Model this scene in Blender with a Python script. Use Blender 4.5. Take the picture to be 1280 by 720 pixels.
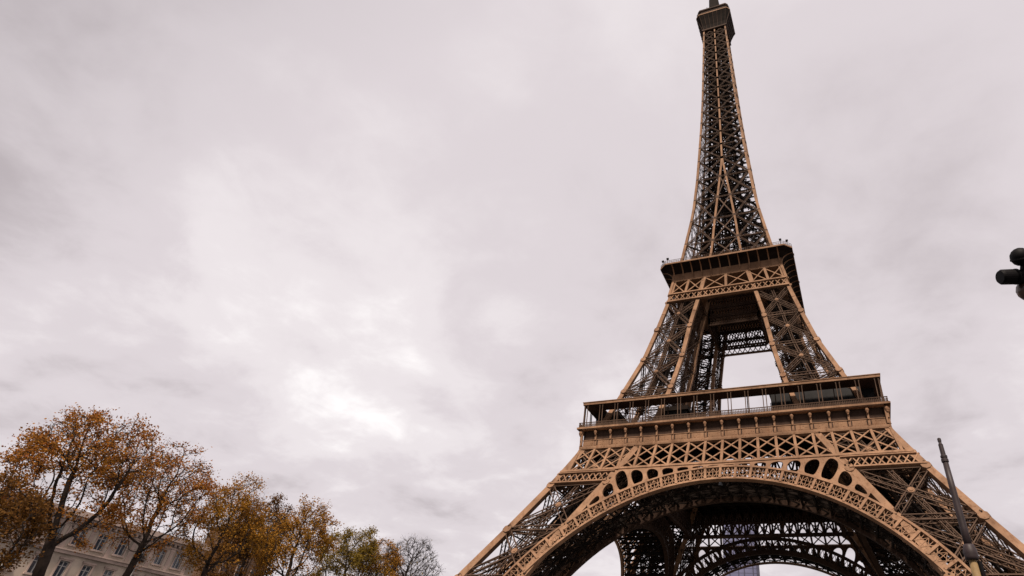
import bpy, math, random
import numpy as np
from mathutils import Vector, Matrix, noise as mnoise
R = math.radians
random.seed(7)
for o in list(bpy.data.objects):
    bpy.data.objects.remove(o)
S = bpy.context.scene
COL = S.collection

# ------------------------------------------------------------------ camera
CAM = Vector((24.2187, -161.6385, 2.0))
YAW, PITCH, ROLL, FPX = -0.395551575, 0.644502972, 0.0768683686, 736.375674
fw = Vector((math.sin(YAW) * math.cos(PITCH), math.cos(YAW) * math.cos(PITCH), math.sin(PITCH)))
r0 = Vector((math.cos(YAW), -math.sin(YAW), 0)); u0 = r0.cross(fw)
rr = math.cos(ROLL) * r0 + math.sin(ROLL) * u0
uu = -math.sin(ROLL) * r0 + math.cos(ROLL) * u0
cd = bpy.data.cameras.new('camera')
cd.sensor_width = 36; cd.lens = FPX / 1280 * 36
cd.shift_x = -130.27 / 1280; cd.shift_y = -21.43 / 1280
cd.clip_start = 0.1; cd.clip_end = 20000
cam = bpy.data.objects.new('camera', cd); COL.objects.link(cam)
M3 = Matrix((rr, uu, -fw)).transposed()
cam.matrix_world = Matrix.Translation(CAM) @ M3.to_4x4()
S.camera = cam

# ------------------------------------------------------------------ light and sky
S.cycles.max_bounces = 6; S.cycles.diffuse_bounces = 1; S.cycles.glossy_bounces = 2
S.view_settings.view_transform = 'Standard'; S.view_settings.look = 'None'
S.view_settings.exposure = 0.0; S.view_settings.gamma = 1.0
S.view_settings.use_curve_mapping = False
SUN_EL, SUN_AZ = R(52), R(166)          # azimuth from +Y towards +X
sd = bpy.data.lights.new('sun', 'SUN'); sd.energy = 5.0; sd.angle = R(10); sd.color = (1.0, 0.86, 0.72)
sun = bpy.data.objects.new('sun', sd); COL.objects.link(sun)
sdir = Vector((math.sin(SUN_AZ) * math.cos(SUN_EL), math.cos(SUN_AZ) * math.cos(SUN_EL), math.sin(SUN_EL)))
sun.rotation_euler = sdir.to_track_quat('Z', 'Y').to_euler()

world = bpy.data.worlds.new('World'); S.world = world; world.use_nodes = True
nt = world.node_tree; N = nt.nodes; Lk = nt.links; N.clear()
def nd(t, **k):
    n = N.new(t)
    for a, b in k.items(): setattr(n, a, b)
    return n
def mth(op, a, b=None, clamp=False):
    n = nd('ShaderNodeMath', operation=op, use_clamp=clamp)
    for i, x in enumerate((a, b)):
        if x is None: continue
        if isinstance(x, (int, float)): n.inputs[i].default_value = x
        else: Lk.new(x, n.inputs[i])
    return n.outputs[0]
out = nd('ShaderNodeOutputWorld'); bg = nd('ShaderNodeBackground'); bg.inputs[1].default_value = 0.1
Lk.new(bg.outputs[0], out.inputs[0])
sky = nd('ShaderNodeTexSky', sky_type='NISHITA'); sky.sun_disc = False
sky.sun_elevation = SUN_EL; sky.sun_rotation = SUN_AZ; sky.air_density = 1.0; sky.dust_density = 2.0
tc = nd('ShaderNodeTexCoord'); sep = nd('ShaderNodeSeparateXYZ'); Lk.new(tc.outputs['Generated'], sep.inputs[0])
zz = mth('ADD', mth('MAXIMUM', sep.outputs[2], 0.0), 0.22)
px = mth('DIVIDE', sep.outputs[0], zz); py = mth('DIVIDE', sep.outputs[1], zz)
cmb = nd('ShaderNodeCombineXYZ'); Lk.new(px, cmb.inputs[0]); Lk.new(py, cmb.inputs[1])
def noise(scale, detail, rough, dist, off):
    mp = nd('ShaderNodeMapping'); mp.inputs['Location'].default_value = off; Lk.new(cmb.outputs[0], mp.inputs[0])
    n = nd('ShaderNodeTexNoise'); n.inputs['Scale'].default_value = scale; n.inputs['Detail'].default_value = detail
    n.inputs['Roughness'].default_value = rough; n.inputs['Distortion'].default_value = dist
    Lk.new(mp.outputs[0], n.inputs['Vector']); return n.outputs[0]
n1 = noise(0.75, 4, 0.45, 0.2, (7.3, 2.9, 0))
n2 = mth('ADD', mth('MULTIPLY', noise(2.4, 9, 0.55, 0.3, (0.4, 5.2, 0)), .72), mth('MULTIPLY', noise(7.0, 9, 0.6, 0.4, (2.4, 3.2, 0)), .28))
low = mth('SUBTRACT', 1.0, mth('MULTIPLY', sep.outputs[2], 1.25), True)      # more texture low down, where the deck is seen at a slant
amp = mth('ADD', mth('MULTIPLY', low, 0.95), 0.32)
cl = mth('ADD', mth('ADD', mth('MULTIPLY', n1, 0.55), 0.225), mth('MULTIPLY', mth('SUBTRACT', n2, 0.5), amp))
def lobe(d, power):
    v = nd('ShaderNodeVectorMath', operation='DOT_PRODUCT'); Lk.new(tc.outputs['Generated'], v.inputs[0])
    v.inputs[1].default_value = Vector(d).normalized(); return mth('POWER', mth('MAXIMUM', v.outputs['Value'], 0.0), power)
def azel(a, e): return (math.sin(R(a)) * math.cos(R(e)), math.cos(R(a)) * math.cos(R(e)), math.sin(R(e)))
thin = mth('ADD', mth('ADD', lobe(azel(-51, 23), 50), mth('MULTIPLY', lobe(azel(-63, 21.5), 110), .85)), mth('ADD', mth('MULTIPLY', lobe(azel(-41, 19.5), 90), .4), mth('MULTIPLY', lobe(azel(-71, 17.5), 120), .8)))      # thin bright patches of the cloud deck
dark = mth('ADD', lobe(azel(-80, 26), 9), mth('ADD', mth('MULTIPLY', lobe(azel(-58, 15), 60), .9), mth('MULTIPLY', lobe(azel(-40, 12.5), 90), .6)))   # heavier cloud on the left and low down
cl2 = mth('ADD', cl, mth('SUBTRACT', mth('MULTIPLY', thin, 0.125), mth('MULTIPLY', dark, 0.10)))
ramp = nd('ShaderNodeValToRGB'); Lk.new(cl2, ramp.inputs[0])
e = ramp.color_ramp; e.interpolation = 'EASE'
e.elements[0].position = 0.28; e.elements[0].color = (0.50, 0.445, 0.46, 1)
e.elements[1].position = 0.76; e.elements[1].color = (1.0, 0.96, 0.95, 1)
m = e.elements.new(0.48); m.color = (0.67, 0.608, 0.628, 1)
m = e.elements.new(0.60); m.color = (0.77, 0.712, 0.724, 1)
back = lobe((-0.2, -1.0, 0.35), 1.0)        # unseen sky behind the view, dimmed on purpose to darken the tower interior
gain = mth('SUBTRACT', 11.5, mth('MULTIPLY', back, 6.5))
sc = nd('ShaderNodeVectorMath', operation='SCALE'); Lk.new(ramp.outputs[0], sc.inputs[0]); Lk.new(gain, sc.inputs['Scale'])
mx = nd('ShaderNodeMixRGB'); mx.inputs[0].default_value = 0.95
Lk.new(sky.outputs[0], mx.inputs[1]); Lk.new(sc.outputs[0], mx.inputs[2]); Lk.new(mx.outputs[0], bg.inputs[0])

# ------------------------------------------------------------------ materials
def mat(name, col, rough=0.6, var=0.12, scale=0.6, metallic=0.0, col2=None, detail=5, bump=0.0, spec=0.4):
    m = bpy.data.materials.new(name); m.use_nodes = True
    t = m.node_tree; b = t.nodes['Principled BSDF']
    b.inputs['Roughness'].default_value = rough; b.inputs['Metallic'].default_value = metallic
    b.inputs['Specular IOR Level'].default_value = spec
    tc = t.nodes.new('ShaderNodeTexCoord'); nz = t.nodes.new('ShaderNodeTexNoise')
    nz.inputs['Scale'].default_value = scale; nz.inputs['Detail'].default_value = detail
    t.links.new(tc.outputs['Object'], nz.inputs['Vector'])
    rp = t.nodes.new('ShaderNodeValToRGB'); t.links.new(nz.outputs[0], rp.inputs[0])
    c2 = col2 or tuple(c * (1 - 2 * var) for c in col)
    rp.color_ramp.elements[0].position = 0.35; rp.color_ramp.elements[0].color = (*c2, 1)
    rp.color_ramp.elements[1].position = 0.65; rp.color_ramp.elements[1].color = (*[min(1, c * (1 + var)) for c in col], 1)
    t.links.new(rp.outputs[0], b.inputs['Base Color'])
    if bump:
        bp = t.nodes.new('ShaderNodeBump'); bp.inputs['Strength'].default_value = bump
        n2 = t.nodes.new('ShaderNodeTexNoise'); n2.inputs['Scale'].default_value = scale * 6; n2.inputs['Detail'].default_value = 6
        t.links.new(tc.outputs['Object'], n2.inputs['Vector']); t.links.new(n2.outputs[0], bp.inputs['Height'])
        t.links.new(bp.outputs[0], b.inputs['Normal'])
    return m
def iron(name, col, rough=0.7):
    m = mat(name, col, rough, 0.13, 0.3, spec=0.12); t = m.node_tree; b = t.nodes['Principled BSDF']
    base = b.inputs['Base Color'].links[0].from_socket
    tc = t.nodes.new('ShaderNodeTexCoord'); last = base
    for sc_, loc, lo, hi, c_ in (((1.3, 1.3, .12), (3, 1, 7), .52, .72, (.72, .66, .62)), ((.09, .09, .09), (1, 5, 2), .40, .62, (.80, .78, .78)), ((2.6, 2.6, 2.6), (9, 4, 4), .58, .75, (.66, .52, .42))):
        mp = t.nodes.new('ShaderNodeMapping'); mp.inputs['Scale'].default_value = sc_; mp.inputs['Location'].default_value = loc
        nz = t.nodes.new('ShaderNodeTexNoise'); nz.inputs['Scale'].default_value = 1.0; nz.inputs['Detail'].default_value = 6
        t.links.new(tc.outputs['Object'], mp.inputs[0]); t.links.new(mp.outputs[0], nz.inputs['Vector'])
        mr = t.nodes.new('ShaderNodeMapRange'); mr.inputs[1].default_value = lo; mr.inputs[2].default_value = hi; t.links.new(nz.outputs[0], mr.inputs[0])
        mx = t.nodes.new('ShaderNodeMixRGB'); mx.blend_type = 'MULTIPLY'; mx.inputs[2].default_value = (*c_, 1)
        t.links.new(mr.outputs[0], mx.inputs[0]); t.links.new(last, mx.inputs[1]); last = mx.outputs[0]
    t.links.new(last, b.inputs['Base Color'])
    return m
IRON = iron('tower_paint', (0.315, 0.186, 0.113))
IRON2 = iron('tower_paint_shaded', (0.105, 0.066, 0.046))  # same tower paint, darkened: shade among the lacing is put into the colour
IRON3 = iron('tower_paint_deep_shade', (0.070, 0.042, 0.030), 0.75)  # same tower paint again, with interior and overhang shade in its colour
DARK = mat('dark_and_shaded_iron', (0.018, 0.013, 0.011), 0.85, 0.2, 0.4, spec=0.08)  # painted-in shade on vault, decks and core; own dark tone on small fittings
GREENNET = mat('dark_green_sheeting', (0.030, 0.040, 0.036), 0.7, 0.2, 1.0, spec=0.2)
STONE = mat('limestone', (0.45, 0.37, 0.30), 0.85, 0.19, 0.35, bump=0.15, spec=0.2)
STONE2 = mat('limestone_trim', (0.45, 0.345, 0.295), 0.85, 0.14, 0.5, bump=0.15, spec=0.2)
ROOFM = mat('dark_roof', (0.09, 0.065, 0.055), 0.7, 0.2, 0.6)
GLASS = mat('window_glass', (0.06, 0.07, 0.09), 0.08, 0.2, 0.7, spec=0.8)
FRAMEW = mat('window_paint', (0.42, 0.40, 0.38), 0.5, 0.08, 2.0)
BRICK = mat('brown_brick', (0.13, 0.075, 0.048), 0.85, 0.2, 0.8, bump=0.2)
BARK = mat('bark', (0.030, 0.021, 0.017), 0.9, 0.25, 3.0, bump=0.5, spec=0.15)
POLE = mat('painted_pole', (0.030, 0.019, 0.021), 0.55, 0.15, 3.0)
POLEY = mat('ochre_pole', (0.22, 0.145, 0.065), 0.6, 0.22, 4.0)
BLACKP = mat('black_plastic', (0.005, 0.004, 0.005), 0.6, 0.2, 8.0, spec=0.12)
SMOKED = mat('brown_smoked_cover', (0.09, 0.05, 0.035), 0.25, 0.4, 14.0, spec=0.6)
PGLASS = mat('pavilion_dark_glass', (0.016, 0.015, 0.016), 0.45, 0.2, 0.5, spec=0.2)
TGLASS = mat('blue_tower_glass', (0.16, 0.165, 0.27), 0.25, 0.12, 0.05, spec=0.5)
TFRAME = mat('blue_tower_frame', (0.06, 0.06, 0.10), 0.5, 0.1, 0.2)
GRAVEL = mat('gravel', (0.085, 0.075, 0.065), 0.95, 0.15, 0.4, bump=0.3)
ASPHALT = mat('asphalt', (0.05, 0.05, 0.05), 0.9, 0.15, 0.5, bump=0.2)
LAWN = mat('lawn_soil', (0.05, 0.07, 0.025), 0.95, 0.3, 0.3)

def leaf_mat(name, cols):
    m = bpy.data.materials.new(name); m.use_nodes = True
    t = m.node_tree; b = t.nodes['Principled BSDF']; b.inputs['Roughness'].default_value = 0.6
    b.inputs['Specular IOR Level'].default_value = 0.05
    g = t.nodes.new('ShaderNodeNewGeometry'); rp = t.nodes.new('ShaderNodeValToRGB')
    tc = t.nodes.new('ShaderNodeTexCoord'); nz = t.nodes.new('ShaderNodeTexNoise'); nz.inputs['Scale'].default_value = 0.55
    t.links.new(tc.outputs['Object'], nz.inputs['Vector'])
    a = t.nodes.new('ShaderNodeMath'); a.operation = 'MULTIPLY_ADD'; a.inputs[1].default_value = 0.55
    t.links.new(g.outputs['Random Per Island'], a.inputs[0])
    s = t.nodes.new('ShaderNodeMath'); s.operation = 'MULTIPLY'; s.inputs[1].default_value = 0.5
    t.links.new(nz.outputs[0], s.inputs[0]); t.links.new(s.outputs[0], a.inputs[2])
    t.links.new(a.outputs[0], rp.inputs[0])
    el = rp.color_ramp.elements
    for i, c in enumerate(cols):
        q = el[0] if i == 0 else (el[1] if i == len(cols) - 1 else el.new(i / (len(cols) - 1)))
        q.position = 0.08 + 0.84 * i / (len(cols) - 1); q.color = (*c, 1)
    t.links.new(rp.outputs[0], b.inputs['Base Color'])
    tr = t.nodes.new('ShaderNodeBsdfTranslucent'); t.links.new(rp.outputs[0], tr.inputs[0])
    mx = t.nodes.new('ShaderNodeMixShader'); mx.inputs[0].default_value = 0.3
    t.links.new(b.outputs[0], mx.inputs[1]); t.links.new(tr.outputs[0], mx.inputs[2])
    t.links.new(mx.outputs[0], t.nodes['Material Output'].inputs[0])
    return m
LEAF_RUST = leaf_mat('rust_leaves', [(0.25, 0.062, 0.014), (0.45, 0.15, 0.024), (0.56, 0.23, 0.035), (0.40, 0.20, 0.036)])
LEAF_GOLD = leaf_mat('golden_leaves', [(0.30, 0.11, 0.016), (0.50, 0.22, 0.028), (0.62, 0.32, 0.040), (0.36, 0.20, 0.03)])
LEAF_OLIVE = leaf_mat('olive_leaves', [(0.16, 0.11, 0.018), (0.36, 0.21, 0.030), (0.54, 0.30, 0.036), (0.24, 0.16, 0.028)])
LEAF_DARK = leaf_mat('dark_brown_leaves', [(0.11, 0.044, 0.014), (0.22, 0.092, 0.018), (0.32, 0.14, 0.024), (0.16, 0.08, 0.018)])

# ------------------------------------------------------------------ mesh helpers
class MB:
    def __init__(s): s.v = []; s.f = []
    def poly(s, pts):
        i = len(s.v); s.v += [tuple(p) for p in pts]; s.f.append(tuple(range(i, i + len(pts))))
    def box(s, x0, x1, y0, y1, z0, z1):
        i = len(s.v)
        s.v += [(x0, y0, z0), (x1, y0, z0), (x1, y1, z0), (x0, y1, z0), (x0, y0, z1), (x1, y0, z1), (x1, y1, z1), (x0, y1, z1)]
        s.f += [(i, i + 3, i + 2, i + 1), (i + 4, i + 5, i + 6, i + 7), (i, i + 1, i + 5, i + 4), (i + 1, i + 2, i + 6, i + 5),
                (i + 2, i + 3, i + 7, i + 6), (i + 3, i, i + 4, i + 7)]
    def bar(s, p, q, w, d, n=(0, -1, 0), caps=True):
        px, py, pz = p; qx, qy, qz = q
        tx, ty, tz = qx - px, qy - py, qz - pz
        l = math.sqrt(tx * tx + ty * ty + tz * tz)
        if l < 1e-5: return
        tx /= l; ty /= l; tz /= l
        nx, ny, nz = n
        ux, uy, uz = ty * nz - tz * ny, tz * nx - tx * nz, tx * ny - ty * nx
        l = math.sqrt(ux * ux + uy * uy + uz * uz)
        if l < 1e-4:
            nx, ny, nz = 0.577, 0.577, 0.577
            ux, uy, uz = ty * nz - tz * ny, tz * nx - tx * nz, tx * ny - ty * nx
            l = math.sqrt(ux * ux + uy * uy + uz * uz)
        ux /= l; uy /= l; uz /= l
        vx, vy, vz = uy * tz - uz * ty, uz * tx - ux * tz, ux * ty - uy * tx
        w *= .5; d *= .5; i = len(s.v); V = s.v
        for (x, y, z) in (p, q):
            for a, b in ((-w, -d), (w, -d), (w, d), (-w, d)):
                V.append((x + ux * a + vx * b, y + uy * a + vy * b, z + uz * a + vz * b))
        s.f += [(i, i + 1, i + 5, i + 4), (i + 1, i + 2, i + 6, i + 5), (i + 2, i + 3, i + 7, i + 6), (i + 3, i, i + 4, i + 7)]
        if caps: s.f += [(i + 3, i + 2, i + 1, i), (i + 4, i + 5, i + 6, i + 7)]
    def truss(s, p, q, w, d, n, c=0.2, lace=0.12, pitch=None):
        """a box member: four chords and zig-zag lacing on all sides"""
        p = Vector(p); q = Vector(q); n = Vector(n).normalized(); t = q - p; L = t.length
        if L < 0.5: return
        t /= L; u = t.cross(n).normalized(); v = u.cross(t).normalized()
        cs = [(-1, -1), (1, -1), (1, 1), (-1, 1)]
        off = [u * (a * w / 2) + v * (b * d / 2) for a, b in cs]
        for o_ in off: s.bar(p + o_, q + o_, c, c, n, False)
        k = max(2, int(round(L / (pitch or w * 1.1))))
        for f in range(4):
            a, b = off[f], off[(f + 1) % 4]
            nn = (v if f % 2 == 0 else u)
            for i in range(k):
                A = p + t * (L * i / k); B = p + t * (L * (i + 1) / k)
                if (i + f) % 2: s.bar(A + a, B + b, lace, lace * .6, nn, False)
                else: s.bar(A + b, B + a, lace, lace * .6, nn, False)
    def disc(s, p, r, d, n, k=10):
        n = Vector(n).normalized(); a = n.orthogonal().normalized(); b = n.cross(a)
        p = Vector(p); i = len(s.v)
        for e_ in (-d / 2, d / 2):
            for j in range(k):
                t = 2 * math.pi * j / k
                s.v.append(tuple(p + n * e_ + a * (r * math.cos(t)) + b * (r * math.sin(t))))
        for j in range(k): s.f.append((i + j, i + (j + 1) % k, i + k + (j + 1) % k, i + k + j))
        s.f.append(tuple(i + j for j in reversed(range(k)))); s.f.append(tuple(i + k + j for j in range(k)))
    def tube(s, pts, rad, k=6, cap=True):
        i0 = len(s.v); prev = None
        for j, p in enumerate(pts):
            p = Vector(p)
            t = (Vector(pts[min(j + 1, len(pts) - 1)]) - Vector(pts[max(j - 1, 0)]))
            if t.length < 1e-6: t = Vector((0, 0, 1))
            t.normalize()
            if prev is None: a = t.orthogonal().normalized()
            else:
                a = prev - t * prev.dot(t)
                a = a.normalized() if a.length > 1e-4 else t.orthogonal().normalized()
            prev = a; b = t.cross(a); r_ = rad[j] if isinstance(rad, (list, tuple)) else rad
            for m_ in range(k):
                th = 2 * math.pi * m_ / k
                s.v.append(tuple(p + a * (r_ * math.cos(th)) + b * (r_ * math.sin(th))))
        for j in range(len(pts) - 1):
            for m_ in range(k):
                A = i0 + j * k + m_; B = i0 + j * k + (m_ + 1) % k
                s.f.append((A, B, B + k, A + k))
        if cap:
            s.f.append(tuple(i0 + m_ for m_ in reversed(range(k))))
            e_ = i0 + (len(pts) - 1) * k; s.f.append(tuple(e_ + m_ for m_ in range(k)))
    def lathe(s, c, prof, k=20):
        s.tube([(c[0], c[1], c[2] + z) for r_, z in prof], [max(r_, .001) for r_, z in prof], k)
    def build(s, name, m, parent=None, smooth=False):
        me = bpy.data.meshes.new(name); me.from_pydata(s.v, [], s.f); me.materials.append(m)
        if smooth: me.polygons.foreach_set('use_smooth', [True] * len(me.polygons))
        o = bpy.data.objects.new(name, me); COL.objects.link(o)
        if parent: o.parent = parent
        return o
def ringframe(mb, ho, hi, z0, z1):
    i = len(mb.v)
    for h, z in ((ho, z0), (ho, z1), (hi, z1), (hi, z0)):
        mb.v += [(-h, -h, z), (h, -h, z), (h, h, z), (-h, h, z)]
    for j in range(4):
        for k in range(4):
            a, b = j * 4 + k, j * 4 + (k + 1) % 4; c, d = ((j + 1) % 4) * 4 + (k + 1) % 4, ((j + 1) % 4) * 4 + k
            mb.f.append((i + a, i + b, i + c, i + d))
def thing(name, label, cat, loc=(0, 0, 0), group=None):
    o = bpy.data.objects.new(name, None); COL.objects.link(o); o.location = loc
    o['label'] = label; o['category'] = cat
    if group: o['group'] = group
    return o
def ring4(o):
    """copies of a tower part and its sub-parts on the three other sides"""
    kids = list(o.children); res = [o]
    for k in (1, 2, 3):
        c = o.copy(); COL.objects.link(c); c.parent = o.parent; c.rotation_euler = (0, 0, k * math.pi / 2)
        for ch in kids:
            g = ch.copy(); COL.objects.link(g); g.parent = c
        res.append(c)
    return res

# ------------------------------------------------------------------ ground
def struct(name, mb, m):
    o = mb.build(name, m); o['kind'] = 'structure'; return o
g = MB(); n = 24
g.poly([(3000 * math.cos(2 * math.pi * i / 48), 3000 * math.sin(2 * math.pi * i / 48), 0) for i in range(48)])
struct('ground', g, GRAVEL)
g = MB(); g.box(-3, 60, -400, -70, -0.2, 0.004); g.box(-66, -22, -400, -70, -0.2, 0.004); struct('road', g, ASPHALT)
g = MB(); g.box(-22, -3.3, -400, -72, -0.2, 0.12); struct('pavement', g, GRAVEL)
g = MB(); g.box(-3.3, -3.0, -400, -72, -0.2, 0.14); g.box(-22.3, -22.0, -400, -72, -0.2, 0.14); struct('kerb', g, STONE2)

# ------------------------------------------------------------------ the tower
PROF = [(0, 62.5), (11, 56.7), (22.2, 50.8), (32.3, 45.05), (42.7, 39.3), (51.6, 34.75), (60, 31.2), (68.7, 27.97), (81.4, 23.5),
        (92.7, 20.6), (104, 17.95), (111.4, 16.6), (122, 14.6), (139.5, 12.0), (146, 11.2), (162, 9.85), (176, 9.0), (183, 8.6),
        (198, 7.75), (210, 7.2), (237, 6.3), (268, 5.3), (300, 4.2)]
INN = [(0, 46.5), (11, 41.2), (22.4, 36.0), (31.4, 31.6), (40.4, 26.5), (52.3, 19.4), (60, 16.4), (70.4, 13.6), (81.6, 11.6), (92.7, 10.1),
       (111, 6.45), (125, 4.35), (136, 3.7), (150, 2.3), (172, 0.0), (400, 0.0)]
def lerp(T, z):
    if z <= T[0][0]: return T[0][1]
    for (a, b), (c, d) in zip(T, T[1:]):
        if z <= c: return b + (d - b) * (z - a) / (c - a)
    return T[-1][1]
def W(z): return lerp(PROF, z)
def I(z): return lerp(INN, z)
def F(x, z, o=0.0): return Vector((x, -W(z) - o, z))      # a point on the south face
def fn(z):                                                # outward normal of that face
    s_ = (W(z + 1) - W(z - 1)) / 2
    return Vector((0, -1, -s_)).normalized()
tower = thing('lattice_tower', 'tall brown wrought iron lattice tower standing on four splayed legs joined by arches', 'tower')

def corner_pts(z):
    w, i = W(z), I(z)
    return [Vector((-w, -w, z)), Vector((-i, -w, z)), Vector((-i, -i, z)), Vector((-w, -i, z))]
def pillar(zs_edge, bw, bd):
    """four corner beams of the south-west pillar"""
    mbs = [MB() for _ in range(4)]
    for a, b in zip(zs_edge, zs_edge[1:]):
        A, B = corner_pts(a), corner_pts(b)
        for k in range(4):
            mb = mbs[k]
            t = (B[k] - A[k]).normalized() * 0.15
            inset = [Vector((bw / 2, bw / 2, 0)), Vector((-bw / 2, bw / 2, 0)), Vector((-bw / 2, -bw / 2, 0)), Vector((bw / 2, -bw / 2, 0))][k]
            mb.bar(A[k] + inset * .8 - t, B[k] + inset * .8 + t, bw, bd, (0, -1, 0))
    return mbs
def pillar_bracing(zs, w, d, c, lace, vert=True, cross=True):
    mb = MB(); plates = []; nodes_ = []
    for a, b in zip(zs, zs[1:]):
        A, B = corner_pts(a), corner_pts(b)
        for k in range(4):
            k2 = (k + 1) % 4
            p, q, r_, s_ = A[k], A[k2], B[k2], B[k]
            nn = (q - p).cross(s_ - p).normalized()
            if nn.dot((p + q + r_ + s_) / 4 - (A[0] + A[2] + B[0] + B[2]) / 4) < 0: nn = -nn
            o_ = -nn * (d / 2 + .15)
            p, q, r_, s_ = p + o_, q + o_, r_ + o_, s_ + o_
            mb.truss(p, r_, w, d, nn, c, lace); mb.truss(q, s_, w, d, nn, c, lace)
            mb.truss(s_, r_, w * .9, d, nn, c, lace)
            # where the diagonals cross
            u_, v_ = r_ - p, s_ - q
            tt = ((q - p).cross(v_)).length / max(1e-6, u_.cross(v_).length)
            X = p + u_ * tt
            if k in (0, 3): plates.append((X + nn * (d / 2 + .08), w * .5, nn))
            for e_ in (r_, s_):
                if b != zs[-1] and k in (0, 3): nodes_.append((k if s_ is e_ else k2, e_ + nn * (d / 2 + .35) + (X - e_).normalized() * .55, w * .72, nn))
                if b != zs[-1] and k in (1, 2): mb.disc(e_ + nn * (d / 2 + .06) + (X - e_).normalized() * .7, w * .7, .3, nn, 8)
            if vert:
                mb.truss((p + q) / 2, (s_ + r_) / 2, w * .55, d * .6, nn, c * .8, lace * .8)
        if cross:                                         # horizontal frame across the pillar
            mb.truss(B[0], B[2], w * .8, d * .8, (0, 0, 1), c, lace); mb.truss(B[1], B[3], w * .8, d * .8, (0, 0, 1), c, lace)
    return mb, plates, nodes_

# ---- lower legs
ZL = [0, 11, 21.8, 32.3, 43.1, 52.3]
def make_leg(name, br, beams):
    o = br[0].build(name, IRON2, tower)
    for k, p, r_, nn in br[2]: beams[k].disc(p - nn * .55, r_, 1.5, nn, 8)          # joint plates riveted to the corner beams
    for q in beams: q.build('corner_beam', IRON, o)
    for p, r_, nn in br[1]:
        b_ = MB(); b_.disc(p, r_, .22, nn, 8); b_.disc(p + nn * .15, r_ * .55, .12, nn, 8); b_.build('joint_plate', IRON, o)
    return o
leg = make_leg('leg', pillar_bracing([2.0] + ZL[1:], 1.3, 1.0, 0.20, 0.085), pillar([2.0, 11, 22.2, 32.3, 42.7, 47.5, 53.4], 1.3, 1.3))
mb = MB()                                                # lift rails and stairs climbing inside the leg
for off in (-2.2, 2.2):
    for h in (0, 2.2):
        P = [Vector(((-W(z) - I(z)) / 2 + off, (-W(z) - I(z)) / 2 - off, z + h)) for z in (1, 12, 24, 36, 48, 55)]
        for a, b in zip(P, P[1:]): mb.bar(a, b, .45, .5, (0, 0, 1))
for k in range(54):
    z = 1 + k
    c_ = Vector(((-W(z) - I(z)) / 2, (-W(z) - I(z)) / 2, z))
    mb.bar(c_ + Vector((-2.2, 2.2, 0)), c_ + Vector((2.2, -2.2, 0)), .3, .25, (0, 0, 1))
    e_ = Vector((1.2, -1.2, 0)) if k % 2 else Vector((-1.2, 1.2, 0))
    mb.bar(c_ + e_ + Vector((3, 3, 0)), c_ - e_ + Vector((2.4, 2.4, 1)), 1.0, .15, (0, 0, 1))
    mb.bar(c_ + Vector((2.2, -2.2, 0)), c_ + Vector((2.2, -2.2, 2.2)), .15, .15)
    mb.bar(c_ + Vector((-2.2, 2.2, 0)), c_ + Vector((-2.2, 2.2, 2.2)), .15, .15)
mb.build('lift_track', DARK, leg)
for p in corner_pts(1.0):
    x, y = p.x, p.y; mb = MB()
    for (h0, h1, s_) in ((-.2, 1.2, 3.4), (1.2, 2.3, 2.6), (2.3, 3.0, 1.9)): mb.box(x - s_, x + s_, y - s_, y + s_, h0, h1)
    mb.build('pedestal', STONE, leg)
ring4(leg)

# ---- arches
AC, RI, RO = -1.6, 43.45, 46.75
def AP(r_, th, o=0.35):
    x = r_ * math.sin(th); z = AC + r_ * math.cos(th); return F(x, z, o)
TH = [R(a) for a in range(-60, 61, 4)]
def arc(mb, r_, w, d, o, a0=-60, a1=60, st=2):
    for a in range(a0, a1, st):
        p, q = AP(r_, R(a), o), AP(r_, R(a + st), o)
        t = (q - p).normalized() * .03
        mb.bar(p - t, q + t, w, d, fn(p.z))
def clip(poly, f):
    res = []
    for a, b in zip(poly, poly[1:] + poly[:1]):
        fa, fb = f(a), f(b)
        if fa >= 0: res.append(a)
        if (fa >= 0) != (fb >= 0):
            t = fa / (fa - fb); res.append((a[0] + (b[0] - a[0]) * t, a[1] + (b[1] - a[1]) * t))
    return res
mb = MB()
arc(mb, RI + .2, 0.5, .9, -.05); arc(mb, RO - .2, 0.45, .9, 0.0)
for th in TH: mb.bar(AP(RI + .4, th), AP(RO - .4, th), .5, .4, fn(30))
arch = mb.build('arch', IRON, tower)
mb = MB()
for a, b in zip(TH, TH[1:]):
    m_ = (a + b) / 2
    mb.bar(AP(RI + .5, m_, .2), AP(RO - .4, m_, .2), .11, .16, fn(30))
    for k in range(1, 4):
        t = a + (b - a) * k / 4
        if k != 2: mb.bar(AP(RI + .5, t, .2), AP(RO - .4, t, .2), .10, .12, fn(30))
    for r_ in (RI + 1.25, RI + 2.05):
        mb.bar(AP(r_, a, .2), AP(r_, b, .2), .10, .12, fn(30))
    for s_, e_ in ((a, m_), (b, m_)):
        mb.bar(AP(RI + .5, s_, .25), AP(RO - .4, e_, .25), .11, .12, fn(30))
        mb.bar(AP(RO - .4, s_, .25), AP(RI + .5, e_, .25), .11, .12, fn(30))
mb.build('fretwork_band', IRON, arch)
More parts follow.
